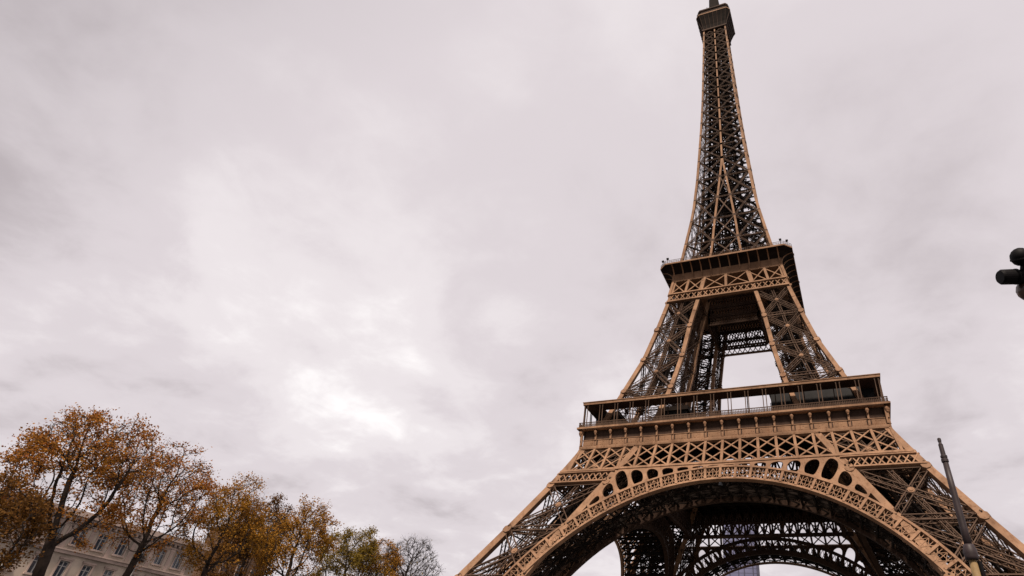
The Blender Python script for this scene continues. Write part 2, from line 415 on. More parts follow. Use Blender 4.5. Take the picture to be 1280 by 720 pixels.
# pierced spandrel between the band and the girder
mb = MB(); Z1 = 46.15
edges = [R(a) for a in range(-36, 37, 4)]
for a, b in zip(edges, edges[1:]):
    bot = []; 
    for k in range(7):
        t = a + (b - a) * k / 6; bot.append((RO * math.sin(t) * .999, AC + RO * math.cos(t)))
    top = []
    for t in (b, a):
        k_ = 62 / math.cos(t); top.append((k_ * math.sin(t), AC + k_ * math.cos(t)))
    P = bot + top
    P = clip(P, lambda p: Z1 - p[1])
    if len(P) < 3: continue
    P = clip(P, lambda p: (26.5 + (40.4 - p[1]) * 0.595) - .1 - abs(p[0]))
    if len(P) < 3: continue
    cx = sum(p[0] for p in P) / len(P); cz = sum(p[1] for p in P) / len(P)
    # hole: inset by clipping every edge inwards, then corner cutting
    H = list(P)
    area = sum(p[0] * q[1] - q[0] * p[1] for p, q in zip(P, P[1:] + P[:1])) / 2
    sg = 1 if area > 0 else -1
    for p, q in zip(P, P[1:] + P[:1]):
        dx, dz = q[0] - p[0], q[1] - p[1]; l = math.hypot(dx, dz)
        if l < 1e-4: continue
        nx, nz = -dz / l * sg, dx / l * sg
        slope = abs(dz / l)
        ins = .42 if slope > .35 else (.55 if (p[1] + q[1]) / 2 > cz else .12)
        H = clip(H, lambda s_: (s_[0] - p[0]) * nx + (s_[1] - p[1]) * nz - ins)
        if len(H) < 3: break
    solid = len(H) < 3
    if not solid:
        ha = abs(sum(p[0] * q[1] - q[0] * p[1] for p, q in zip(H, H[1:] + H[:1])) / 2)
        if ha < .5: solid = True
    def pt(p, o): return F(p[0], p[1], o)
    if solid:
        mb.poly([pt(p, .3) for p in P]); mb.poly([pt(p, -.1) for p in reversed(P)])
    else:
        # drop points that nearly coincide, then round the corners of the opening
        H2 = [p for i, p in enumerate(H) if math.hypot(p[0] - H[i - 1][0], p[1] - H[i - 1][1]) > .05]
        for _ in range(3):
            Q = []
            for p, q in zip(H2, H2[1:] + H2[:1]):
                l = math.hypot(q[0] - p[0], q[1] - p[1]); c_ = .25 if l < 2.2 else .28
                Q += [(p[0] * (1 - c_) + q[0] * c_, p[1] * (1 - c_) + q[1] * c_), (p[0] * c_ + q[0] * (1 - c_), p[1] * c_ + q[1] * (1 - c_))]
            H2 = Q
        hx = sum(p[0] for p in H2) / len(H2); hz = sum(p[1] for p in H2) / len(H2)
        def cast(poly, ang):
            dx, dz = math.cos(ang), math.sin(ang); best = 0
            for p, q in zip(poly, poly[1:] + poly[:1]):
                ex, ez = q[0] - p[0], q[1] - p[1]; den = dx * ez - dz * ex
                if abs(den) < 1e-9: continue
                t = ((p[0] - hx) * ez - (p[1] - hz) * ex) / den; s_ = ((p[0] - hx) * dz - (p[1] - hz) * dx) / den
                if t > 0 and -1e-6 <= s_ <= 1 + 1e-6: best = max(best, t)
            return (hx + dx * best, hz + dz * best)
        angs = sorted([2 * math.pi * k / 36 for k in range(36)] + [math.atan2(p[1] - hz, p[0] - hx) % (2 * math.pi) for p in P])
        Oo = [cast(P, t) for t in angs]; Hh = [cast(H2, t) for t in angs]
        for k in range(len(angs)):
            k2 = (k + 1) % len(angs)
            mb.poly([pt(Oo[k], .3), pt(Oo[k2], .3), pt(Hh[k2], .3), pt(Hh[k], .3)])
            mb.poly([pt(Oo[k], -.2), pt(Hh[k], -.2), pt(Hh[k2], -.2), pt(Oo[k2], -.2)])
            mb.poly([pt(Hh[k], .3), pt(Hh[k2], .3), pt(Hh[k2], -.2), pt(Hh[k], -.2)])
mb.build('spandrel', IRON, arch)
# vault: the lattice that runs from the outer to the inner arch, and the inner rib
mb = MB(); rib = MB()
def IP(r_, th):
    x = r_ * math.sin(th); z = AC + r_ * math.cos(th); return Vector((x, -I(z) - .3, z))
for a in range(-60, 60, 2):
    p, q = IP(RI + .3, R(a)), IP(RI + .3, R(a + 2)); t = (q - p).normalized() * .03
    rib.bar(p - t, q + t, 1.25, 1.1, (0, -1, 0))
    p, q = IP(RI + 3.4, R(a)), IP(RI + 3.4, R(a + 2))
    rib.bar(p - t, q + t, .8, .7, (0, -1, 0))
NB = 5
for ka, (a, b) in enumerate(zip(TH, TH[1:])):
    for j in range(NB):
        def V_(t, s_, r_=RI + .5): return AP(r_, t, -.6).lerp(IP(r_, t), s_)
        s0, s1 = j / NB, (j + 1) / NB
        nn = Vector((math.sin(a), 0, math.cos(a)))
        if (ka + j) % 2: mb.bar(V_(a, s0), V_(b, s1), .26, .26, nn, False)
        else: mb.bar(V_(a, s1), V_(b, s0), .26, .26, nn, False)
        mb.bar(V_(a, s0), V_(a, s1), .36, .45, nn, False)
        if j in (2, 3): mb.bar(V_(a, s0), V_(b, s0), .35, .4, nn, False)
        mb.bar(V_(a, s0, RI + .5), V_(a, s1, RI + 3.0), .22, .22, nn, False); mb.bar(V_(a, s0, RI + 3.0), V_(a, s1, RI + 3.0), .3, .3, nn, False)
    q = (a + b) / 2
    for k in range(4):                                    # infill of the inner arch
        t0, t1 = a + (b - a) * k / 4, a + (b - a) * (k + 1) / 4
        rib.bar(IP(RI + .8, t0), IP(RI + 3.2, t1), .13, .15, (0, -1, 0), False); rib.bar(IP(RI + 3.2, t0), IP(RI + .8, t1), .13, .15, (0, -1, 0), False)
    rib.bar(IP(RI + .8, a), IP(RI + 3.2, a), .5, .4, (0, -1, 0), False)
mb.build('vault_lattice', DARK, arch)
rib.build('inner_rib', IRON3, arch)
ring4(arch)

# ---- first floor girder (two rows of crosses) and the small lattice beam over each leg
ZG0, ZG1, NP = 46.15, 52.45, 18
mb = MB()
def gx(k, z):                                             # slightly fanned uprights
    return (-34.6 + 69.2 * k / NP) * (1 + (52.45 - z) * .0045)
zm = (ZG0 + ZG1) / 2; z1 = (ZG0 + zm) / 2
for k in range(NP + 1):
    mb.bar(F(gx(k, ZG0), ZG0, .1), F(gx(k, ZG1), ZG1, .1), .56, .5, fn(49))
for k in range(-1, NP + 1):
    for a, b in ((ZG0 + .2, zm), (zm, ZG1 - .1)):
        for (xa, xb) in ((k, k + 1), (k + 1, k)):
            if k == -1 and a < zm: p, q = (xa, a), (xb, b)
            P, Q = F(gx(xa, a), a, .05 if xa < xb else 0.0), F(gx(xb, b), b, .05 if xa < xb else 0.0)
            if k in (-1, NP):                             # keep the end crosses inside the sloping edge
                if abs(P.x) > W(P.z) or abs(Q.x) > W(Q.z):
                    continue
            mb.bar(P, Q, .32, .2, fn(49))
mb.bar(F(-W(ZG0), ZG0), F(W(ZG0), ZG0), .55, .9, fn(46)); mb.bar(F(-W(ZG1), ZG1), F(W(ZG1), ZG1), .45, .9, fn(52))
girder = mb.build('lattice_girder', IRON, tower)
ZB0, ZB1 = 43.1, 45.55
for sx in (-1, 1):
    mb = MB()
    for z, w in ((ZB0, .36), (ZB1, .26)):
        mb.bar(F(sx * W(z), z, .1), F(sx * (I(z) + .5), z, .1), w, 1.0, fn(44))
    x0, x1 = I(44.5) + .6, W(44.5) - .3; nx = 9
    for k in range(nx):
        a, b = x0 + (x1 - x0) * k / nx, x0 + (x1 - x0) * (k + 1) / nx
        mb.bar(F(sx * a, ZB0 + .2, .15), F(sx * b, ZB1, .15), .26, .25, fn(44)); mb.bar(F(sx * b, ZB0 + .2, .1), F(sx * a, ZB1, .1), .26, .25, fn(44))
    mb.build('small_lattice_beam', IRON, girder)
mb = MB()                                                 # the parallel girder on the inner side of the legs
for k in range(NP):
    xa, xb = -I(49) + 2 * I(49) * k / NP, -I(49) + 2 * I(49) * (k + 1) / NP
    y = -21.5
    mb.bar((xa, y, 45.5), (xb, y, 52.5), .4, .4); mb.bar((xb, y, 45.5), (xa, y, 52.5), .4, .4); mb.bar((xa, y, 45.5), (xa, y, 52.5), .5, .4)
mb.bar((-24, -21.5, 45.5), (24, -21.5, 45.5), .9, .9); mb.bar((-24, -21.5, 49), (24, -21.5, 49), .5, .5)
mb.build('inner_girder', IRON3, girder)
ring4(girder)

# ---- first platform
mb = MB(); HO, HI = 34.1, 13.5
ringframe(mb, HO, HI, 55.6, 57.1)
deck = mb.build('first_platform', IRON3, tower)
mb = MB()
for k in range(-8, 9):
    x = k * 4.1
    for (a, b) in (((-HO + .6), -HI), (HI, HO - .6)):
        mb.truss((x, a, 54.4), (x, b, 54.4), .5, 2.0, (0, 0, 1), .25, .18, 2.0)
        if abs(x) > HI + .5: continue
        mb.truss((a, x, 54.4), (b, x, 54.4), .5, 2.0, (0, 0, 1), .25, .18, 2.0)
for y in (-28, -21.5, -14, 14, 21.5, 28):
    mb.bar((-HO + .5, y, 54.6), (HO - .5, y, 54.6), .5, 1.6, (0, -1, 0))
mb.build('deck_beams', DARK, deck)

# frieze: recessed panels, mouldings and the bracket posts
YF = 34.2
mb = MB(); mb.box(-YF, YF, -YF, -YF + .5, 52.9, 57.2)
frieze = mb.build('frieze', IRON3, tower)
mb = MB(); mb.box(-34.85, 34.85, -34.87, -YF - .002, 52.62, 53.1); mb.box(-34.5, 34.5, -34.5, -YF - .003, 53.103, 53.3)
mb.box(-YF - .1, YF + .1, -YF - .12, -YF - .003, 54.72, 54.86)
mb.build('frieze_moulding', IRON, frieze)
rng = random.Random(3)                         # illegible raised strokes of the name band
NPF = 18; PW = 2 * 34.7 / NPF
for k in range(NPF):
    mb = MB(); x = -34.7 + PW * k + .62; xe = x + PW - 1.24
    while x < xe - .15:
        w = rng.uniform(.10, .16); h = rng.uniform(.75, 1.0)
        mb.box(x, x + w, -YF - .08, -YF - .004, 53.55, 53.55 + h)
        if rng.random() < .6: zc = 53.55 + rng.choice((.02, .4, .75)); mb.box(x + w + .002, x + w + .16, -YF - .08, -YF - .004, zc, zc + .13)
        x += w + rng.uniform(.16, .3)
    mb.box(-34.7 + PW * k + .5, -34.7 + PW * (k + 1) - .5, -YF - .02, -YF - .003, 53.4, 54.65); mb.build('name_band', IRON, frieze)
br = MB()
br.box(-.24, .24, -34.55, -YF - .005, 53.4, 54.6); br.box(-.20, .20, -34.75, -YF - .005, 54.6, 56.0)
br.box(-.16, .16, -35.0, -YF - .005, 56.0, 57.1)
br.lathe((0, -34.95, 56.05), [(.18, -.25), (.24, 0), (.34, .2), (.40, .46), (.34, .72), (.2, .95)], 12)
br.box(-.3, .3, -34.6, -YF - .005, 53.303, 53.4)
fr4 = ring4(frieze)
brk = None
for f_ in fr4:
    for k in range(NPF + 1):
        if brk is None: brk = br.build('bracket', IRON, f_); o = brk
        else: o = brk.copy(); COL.objects.link(o); o.parent = f_
        o.location = (-34.7 + PW * k, 0, 0)

# gallery floor edge, railing, posts, roof
YG = 35.45
mb = MB()
mb.box(-YG, YG, -YG, -YG + 1.2, 57.12, 57.62); mb.box(-YG - .18, YG + .18, -YG - .2, -YG - .003, 57.3, 57.72)
gallery = mb.build('gallery_edge', IRON, tower)
mb = MB(); yy = -YG + .2
mb.bar((-YG + .2, yy, 58.95), (YG - .2, yy, 58.95), .16, .16); mb.bar((-YG + .2, yy, 57.9), (YG - .2, yy, 57.9), .12, .1); mb.bar((-YG + .2, yy, 58.5), (YG - .2, yy, 58.5), .08, .06)
k = 0
x = -YG + .25
while x < YG - .2:
    mb.bar((x, yy, 57.7), (x, yy, 58.9), .11, .07, (0, -1, 0), False)
    mb.bar((x, yy, 57.9), (x + .36, yy, 58.5), .07, .05, (0, -1, 0), False); mb.bar((x + .36, yy, 57.9), (x, yy, 58.5), .07, .05, (0, -1, 0), False)
    x += .36
mb.build('railing', IRON2, gallery)
ga4 = ring4(gallery)
YR = 34.75
ps = MB()
for s_ in (-.36, .36):
    ps.bar((s_, -YR + .15, 57.6), (s_, -YR + .15, 63.9), .17, .17); ps.bar((s_, -YR + .15, 63.3), (s_ * 1.9, -YR + .15, 63.9), .1, .1)
post = None
for f_ in ga4:
    for k in range(NPF):
        if post is None: post = ps.build('double_post', IRON2, f_); o = post
        else: o = post.copy(); COL.objects.link(o); o.parent = f_
        o.location = (-34.0 + 68.0 * k / (NPF - 1), 0, 0)
sp_ = MB(); sp_.bar((0, -31.2, 57.6), (0, -31.2, 63.9), .2, .2)
si = None
for f_ in ga4:
    for k in range(9):
        if si is None: si = sp_.build('inner_post', IRON3, f_); o = si
        else: o = si.copy(); COL.objects.link(o); o.parent = f_
        o.location = (-29 + 58 * (k + .37) / 9, 0, 0)
mb = MB(); RIN = 30.7
ringframe(mb, YR, RIN, 63.95, 64.35)
roof = mb.build('gallery_roof', IRON3, tower)
mb = MB(); ringframe(mb, YR + .12, YR + .003, 63.85, 64.45); ringframe(mb, YR + .25, YR - .3, 64.453, 64.6)
mb.build('roof_fascia', IRON, roof)
for (x0, x1, y0, y1) in ((10.6, 33.6, -29.6, -17), (-16.5, -9.6, -29, -20), (-33.6, -27.5, -29, -17), (-30, -12, 16, 29), (13, 30, 15, 29)):
    mb = MB(); gl = MB(); ht = 3.0 if x1 > 33 else 0
    mb.box(x0, x1, y0, y1, 57.12, 57.5); mb.box(x0 - .4, x1 + .4, y0 - .4, y1 + .4, 62.9 + ht, 63.9 + ht)
    gl.box(x0 + .2, x1 - .2, y0 + .2, y1 - .2, 57.5, 62.9 + ht)
    nx = int((x1 - x0) / 1.8)
    for k in range(nx + 1):
        xx = x0 + .1 + (x1 - x0 - .2) * k / nx; mb.bar((xx, y0, 57.5), (xx, y0, 62.4), .15, .2); mb.bar((xx, y1, 57.5), (xx, y1, 62.4), .15, .2)
    for zc in (59.2, 61.0): mb.bar((x0, y0 + .02, zc), (x1, y0 + .02, zc), .12, .14)
    pav = mb.build('pavilion', DARK, tower); gl.build('pavilion_glazing', PGLASS, pav)

# ---- upper legs
ZU = [64.6, 70.4, 81.6, 92.6, 103.1]
up = make_leg('upper_leg', pillar_bracing(ZU, 1.05, .75, 0.155, 0.07), pillar([57.3, 62.5, 68.7, 75, 81.5, 87, 92.7, 98, 104, 111.5], 1.1, 1.05))
mb = MB()
for off in (-1.6, 1.6):
    for h in (0, 2.0):
        P = [Vector(((-W(z) - I(z)) / 2 + off, (-W(z) - I(z)) / 2 - off, z + h)) for z in (69, 75, 84, 93, 102, 110)]
        for a, b in zip(P, P[1:]): mb.bar(a, b, .35, .4, (0, 0, 1))
for k in range(55):
    z = 69 + k * .75
    c_ = Vector(((-W(z) - I(z)) / 2, (-W(z) - I(z)) / 2, z))
    mb.bar(c_ + Vector((-1.6, 1.6, 0)), c_ + Vector((1.6, -1.6, 0)), .22, .2, (0, 0, 1), False)
    a = [(2, 2), (2, -.6), (-.6, -.6), (-.6, 2)][k % 4]; b = [(2, 2), (2, -.6), (-.6, -.6), (-.6, 2)][(k + 1) % 4]
    mb.bar(c_ + Vector((a[0], a[1], 0)), c_ + Vector((b[0], b[1], .75)), .8, .12, (0, 0, 1), False)
    mb.bar(c_ + Vector((a[0], a[1], 1.0)), c_ + Vector((b[0], b[1], 1.75)), .1, .1, (0, 0, 1), False)
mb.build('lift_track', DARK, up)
ring4(up)

# ---- second floor girder
Z20, Z21 = 103.15, 106.1
mb = MB()
for z, w in ((Z20, .55), (Z21, .42)): mb.bar(F(-W(z), z, .12), F(W(z), z, .12), w, 1.0, fn(104))
nx = 20
for k in range(nx):
    a, b = -17.7 + 35.4 * k / nx, -17.7 + 35.4 * (k + 1) / nx
    mb.bar(F(a, Z20 + .2, .2), F(b, Z21, .2), .26, .18, fn(104)); mb.bar(F(b, Z20 + .2, .15), F(a, Z21, .15), .26, .2, fn(104))
xs0 = [-W(106), -(W(106) + I(106)) / 2, -I(106), 0, I(106), (W(106) + I(106)) / 2, W(106)]
xs1 = [-W(111.4), -(W(111.4) + I(111.4)) / 2, -I(111.4), 0, I(111.4), (W(111.4) + I(111.4)) / 2, W(111.4)]
for k in range(7):
    mb.bar(F(xs0[k], Z21, .1), F(xs1[k], 111.5, .1), .75, .6, fn(108))
for k in range(6):
    mb.bar(F(xs0[k], Z21, .1), F(xs1[k + 1], 111.4, .1), .3, .2, fn(108)); mb.bar(F(xs0[k + 1], Z21, .05), F(xs1[k], 111.4, .05), .3, .2, fn(108))
g2 = mb.build('upper_lattice_girder', IRON, tower)
mb = MB()
for y in (-I(104), ):
    nx = 16
    for zz0, zz1 in ((99.5, 102.2), (102.5, 105.5), (106, 109)):
        for k in range(nx):
            a, b = -7.3 + 14.6 * k / nx, -7.3 + 14.6 * (k + 1) / nx
            mb.bar((a, y, zz0), (b, y, zz1), .28, .25); mb.bar((b, y, zz0), (a, y, zz1), .28, .25)
        mb.bar((-7.4, y, 99.5), (-7.4, y, 109), .4, .4); mb.bar((7.4, y, 99.5), (7.4, y, 109), .4, .4)
        mb.bar((-7.5, y, zz0), (7.5, y, zz0), .45, .6); mb.bar((-7.5, y, zz1), (7.5, y, zz1), .45, .6)
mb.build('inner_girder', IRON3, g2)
ring4(g2)

# ---- second platform: octagonal outline, curved brackets, brown fascia
def octa(h, c): return [(-h + c, -h), (h - c, -h), (h, -h + c), (h, h - c), (h - c, h), (-h + c, h), (-h, h - c), (-h, -h + c)]
def loft(mb, rings, closed_top=True, closed_bot=True):
    i0 = len(mb.v); n_ = len(rings[0][0])
    for pts, z in rings: mb.v += [(p[0], p[1], z) for p in pts]
    for j in range(len(rings) - 1):
        for k in range(n_):
            A = i0 + j * n_ + k; B = i0 + j * n_ + (k + 1) % n_
            mb.f.append((A, B, B + n_, A + n_))
    if closed_bot: mb.f.append(tuple(i0 + k for k in reversed(range(n_))))
    if closed_top: mb.f.append(tuple(i0 + (len(rings) - 1) * n_ + k for k in range(n_)))
mb = MB()
loft(mb, [(octa(16.75, .05), 114.35), (octa(17.3, .3), 114.9), (octa(18.6, 1.0), 115.6), (octa(20.3, 2.1), 116.05)])
p2 = mb.build('second_platform', DARK, tower)
mb = MB(); loft(mb, [(octa(16.85, .05), 111.45), (octa(16.85, .05), 114.3)]); mb.build('fascia', IRON, p2)
mb = MB(); loft(mb, [(octa(20.45, 2.15), 116.06), (octa(20.45, 2.15), 116.6)]); mb.build('platform_edge', IRON, p2)
mb = MB()
for k in range(8):
    a, b = octa(20.3, 2.1)[k], octa(20.3, 2.1)[(k + 1) % 8]
    L = math.hypot(b[0] - a[0], b[1] - a[1])
    for h in (117.1, 117.65): mb.bar((*a, h), (*b, h), .09, .09, (0, 0, 1))
    m_ = int(L / .7)
    for j in range(m_): 
        x, y = a[0] + (b[0] - a[0]) * j / m_, a[1] + (b[1] - a[1]) * j / m_
        mb.bar((x, y, 116.55), (x, y, 117.65), .07, .07, (0, -1, 0), False)
mb.build('railing', IRON2, p2)
for (x, y) in ((19.2, -19.2), (17.4, -20.2), (20.2, -12), (-19.3, -19.3), (-17.5, -20.2), (20.2, 3), (-6, -20.2), (-20.2, -10)):
    mb = MB(); mb.bar((x, y, 116.6), (x, y, 118.2), .12, .12); mb.box(x - .35, x + .35, y - .25, y + .25, 118.2, 118.7)
    mb.build('floodlight', DARK, p2)
bb = MB()
prev = None
for t in range(7):
    a = t / 6 * math.pi / 2
    p = (0, -16.95 - 3.3 * (1 - math.cos(a)), 113.3 + 2.7 * math.sin(a))
    if prev: bb.bar(prev, p, .2, .35, (1, 0, 0))
    prev = p
bb.bar((0, -16.95, 111.6), (0, -16.95, 113.4), .2, .22)
b2 = None
for q in range(4):
    for k in range(12):
        if b2 is None: b2 = bb.build('edge_bracket', IRON, p2); o = b2
        else: o = b2.copy(); COL.objects.link(o); o.parent = p2
        a = q * math.pi / 2; x = -16.2 + 32.4 * k / 11
        o.rotation_euler = (0, 0, a); o.location = (x * math.cos(a), x * math.sin(a), 0)

# ---- spire
ZS = [117.2, 128.5, 139.5, 150.5, 161.5, 172, 180, 188, 196, 203.5, 211, 218.5, 225.5, 232.5, 239, 245.5, 251.5, 257.5, 263, 267.6]
zz_ = [116.5, 122, 128.5, 134, 139.5, 146, 150.5, 156, 161.5, 167, 172, 176, 183, 190, 198, 210, 224, 237, 252, 268]
edges_ = []; faces_ = []
for q in range(4):
    c_, s_ = [(1, 0), (0, 1), (-1, 0), (0, -1)][q]
    def rt3(p): return Vector((p[0] * c_ - p[1] * s_, p[0] * s_ + p[1] * c_, p[2]))
    eb = MB(); fb = MB(); edges_.append(eb); faces_.append(fb)
    for a, b in zip(zz_, zz_[1:]):
        w = .85 if a < 180 else .72
        eb.bar(rt3((-W(a) + w * .4, -W(a) + w * .4, a - .1)), rt3((-W(b) + w * .4, -W(b) + w * .4, b + .1)), w, w, rt3((0, -1, 0)))
        if a < 172:
            for sg in (-1, 1):
                fb.bar(rt3((sg * I(a), -W(a) + .3, a - .1)), rt3((sg * I(b), -W(b) + .3, b + .1)), .7, .5, rt3((0, -1, 0)))
        else: fb.bar(rt3((0, -W(a) + .25, a - .1)), rt3((0, -W(b) + .25, b + .1)), .66 if a < 200 else .58, .5, rt3((0, -1, 0)))
mb = MB(); core = MB()
for q in range(4):
    c_, s_ = [(1, 0), (0, 1), (-1, 0), (0, -1)][q]
    def rt3(p): return Vector((p[0] * c_ - p[1] * s_, p[0] * s_ + p[1] * c_, p[2]))
    NQ = rt3((0, -1, 0))
    for a, b in zip(ZS, ZS[1:]):
        wa, wb, ia, ib = W(a) - .5, W(b) - .5, I(a), I(b)
        w = .45 if a < 172 else .36
        for sg in (-1, 1):
            P, Q, R_, T = (rt3((sg * wa, -wa - .1, a)), rt3((sg * ia, -wa - .1, a)), rt3((sg * ib, -wb - .1, b)), rt3((sg * wb, -wb - .1, b)))
            mb.truss(P, R_, w, .4, NQ, .10, .045, 1.1); mb.truss(Q, T, w, .4, NQ, .10, .045, 1.1)
            mb.truss(T, R_, w, .4, NQ, .10, .045, 1.1)
            mb.disc(rt3((sg * wb, -wb - .5, b)), .6, .2, NQ, 8); mb.disc(rt3((sg * ib, -wb - .42, b)), .7, .2, NQ, 8)
        if ia > .5:
            P, Q, R_, T = (rt3((-ia, -wa - .2, a)), rt3((ia, -wa - .2, a)), rt3((ib, -wb - .2, b)), rt3((-ib, -wb - .2, b)))
            mb.bar(P, R_, .4, .3, NQ); mb.bar(Q, T, .4, .3, NQ); mb.truss(T, R_, w, .4, NQ, .10, .045, 1.1)
        # inner lattice planes, diaphragms and stays
        f_ = .45
        core.bar(rt3((-wa * f_, -wa * f_, a)), rt3((-wb * f_, -wb * f_, b)), .5, .5, NQ, False)
        core.bar(rt3((-wa * f_, -wa * f_, a)), rt3((wb * f_, -wb * f_, b)), .28, .28, NQ, False); core.bar(rt3((wa * f_, -wa * f_, a)), rt3((-wb * f_, -wb * f_, b)), .28, .28, NQ, False)
        core.bar(rt3((-wb, -wb, b)), rt3((0, 0, b)), .4, .5, (0, 0, 1), False); core.bar(rt3((0, -wb, b)), rt3((0, 0, b)), .4, .5, (0, 0, 1), False)
        core.bar(rt3((-wb * f_, -wb, b)), rt3((-wb * f_, wb, b)), .35, .4, (0, 0, 1), False)
        if ia > .5:                                       # inner faces of the two pillars
            for sg in (-1, 1):
                core.truss(rt3((sg * ia, -wa, a)), rt3((sg * ib, -ib, b)), .5, .5, NQ, .14, .1, .9)
                core.truss(rt3((sg * ia, -ia, a)), rt3((sg * ib, -wb, b)), .5, .5, NQ, .14, .1, .9)
        h = b - a
        for k in range(3):
            z0 = a + h * k / 3; z1_ = a + h * (k + 1) / 3; ww = W(z0) - .6
            core.bar(rt3((-ww * .75, -ww * .55, z0)), rt3((-ww * .2, -ww * .8, z1_)), .5, .16, (0, 0, 1), False)
            core.bar(rt3((-ww * .2, -ww * .8, z0)), rt3((ww * .7, -ww * .62, z1_)), .45, .16, (0, 0, 1), False)
            core.bar(rt3((-ww, -ww * .5, z0)), rt3((-ww * .3, -ww * .3, z1_)), .2, .2, NQ, False)
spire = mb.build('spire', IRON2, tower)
for q in edges_: q.build('corner_beam', IRON, spire)
for q in faces_: q.build('face_beam', IRON, spire)
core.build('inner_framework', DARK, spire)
mb = MB()
for (x, y) in ((-1.9, -1.9), (1.9, -1.9), (1.9, 1.9), (-1.9, 1.9)): mb.bar((x, y, 117), (x, y, 268), .4, .4)
for k in range(75):
    z = 117 + 2 * k
    mb.bar((-1.9, -1.9, z), (1.9, -1.9, z + 2), .2, .2, (0, -1, 0), False); mb.bar((-1.9, 1.9, z), (1.9, 1.9, z + 2), .2, .2, (0, 1, 0), False)
    mb.bar((-1.9, -1.9, z + 2), (-1.9, 1.9, z), .2, .2, (1, 0, 0), False); mb.bar((1.9, -1.9, z), (1.9, 1.9, z + 2), .2, .2, (1, 0, 0), False)
mb.box(-1.6, 1.6, -1.6, 1.6, 150, 156); mb.box(-1.5, 1.5, -1.5, 1.5, 196, 199)
mb.build('lift_shaft', DARK, spire)

# ---- summit
mb = MB()
loft(mb, [(octa(5.5, .2), 266.6), (octa(6.0, .3), 270), (octa(7.2, .9), 274), (octa(8.2, 1.5), 276.7)])
summit = mb.build('summit_cabin', DARK, tower)
mb = MB(); mb.bar((-5.9, -5.62, 266.8), (5.9, -5.62, 266.8), .9, .5); mb.bar((-5.9, 5.62, 266.8), (5.9, 5.62, 266.8), .9, .5); mb.bar((-5.62, -5.9, 266.8), (-5.62, 5.9, 266.8), .9, .5, (1, 0, 0)); mb.bar((5.62, -5.9, 266.8), (5.62, 5.9, 266.8), .9, .5, (1, 0, 0))
for q in range(4):
    c_, s_ = [(1, 0), (0, 1), (-1, 0), (0, -1)][q]
    def rt3(p): return Vector((p[0] * c_ - p[1] * s_, p[0] * s_ + p[1] * c_, p[2]))
    for k in range(7):
        x = -5.1 + 10.2 * k / 6; P = [(x, -5.6, 267), (x * 1.08, -6.15, 270), (x * 1.18, -7.35, 274), (x * 1.28, -8.3, 276.5)]
        for a, b in zip(P, P[1:]): mb.bar(rt3(a), rt3(b), .2, .25, rt3((0, -1, 0)))
mb.build('summit_ribs', IRON3, summit)
mb = MB(); loft(mb, [(octa(8.3, 1.5), 276.71), (octa(8.3, 1.5), 277.35)]); mb.build('summit_rim', IRON, summit)
mb = MB(); loft(mb, [(octa(7.2, 1.0), 277.36), (octa(6.9, 1.0), 281.6), (octa(7.5, 1.1), 281.65), (octa(7.5, 1.1), 282.5)]); mb.build('upper_cabin', IRON3, summit)
mb = MB()
for k in range(8):
    a, b = octa(7.9, 1.4)[k], octa(7.9, 1.4)[(k + 1) % 8]
    for h in (278.2, 279.2, 280.4): mb.bar((*a, h), (*b, h), .1, .1, (0, 0, 1))
    m_ = 7
    for j in range(m_):
        x, y = a[0] + (b[0] - a[0]) * j / m_, a[1] + (b[1] - a[1]) * j / m_
        mb.bar((x, y, 277.3), (x, y, 280.4), .1, .1)
mb.build('safety_fence', DARK, summit)
mb = MB()
rng = random.Random(5)
loft(mb, [(octa(5.2, .8), 282.51), (octa(5.0, .8), 285.5), (octa(2.6, .6), 287), (octa(2.3, .6), 300), (octa(1.6, .4), 303)])
for k in range(44):
    a = rng.uniform(0, 6.28); r_ = rng.uniform(5.0, 7.3); h = rng.uniform(1.5, 5.5); x, y = r_ * math.cos(a), r_ * math.sin(a)
    mb.bar((x, y, 282.4), (x, y, 282.4 + h), .22, .22)
    if k % 2: mb.box(x - .4, x + .4, y - .3, y + .3, 282.4 + h * .6, 282.6 + h)
mb.tube([(0, 0, 302.5), (0, 0, 308), (0, 0, 324)], [1.0, .7, .25], 8)
mb.build('antenna_mast', DARK, summit)

# ------------------------------------------------------------------ far glass tower seen through the arch
gx0, gy0 = -57, 313
t = thing('glass_tower', 'slim bluish glass tower block seen far away through the arch', 'tower block', (gx0, gy0, 0))
t.rotation_euler = (0, 0, R(8))
mb = MB(); mb.box(-12, 12, -9, 9, 0, 131); mb.build('glass_shaft', TGLASS, t)
mb = MB()
for k in range(44): mb.box(-12.15, 12.15, -9.15, 9.15, 1 + 3 * k, 1.45 + 3 * k) if k % 4 == 0 else mb.box(-12.06, 12.06, -9.06, 9.06, 1 + 3 * k, 1.25 + 3 * k)
for x in (-12, -8.2, -2.0, 2.0, 8.2, 12): mb.box(x - .35, x + .35, -9.25, 9.25, 0, 131.5)
mb.box(10.6, 12.6, -9.5, 9.5, 0, 132.5); mb.box(-12.3, 12.3, -9.3, 9.3, 130.6, 132)
mb.build('facade_grid', TFRAME, t)

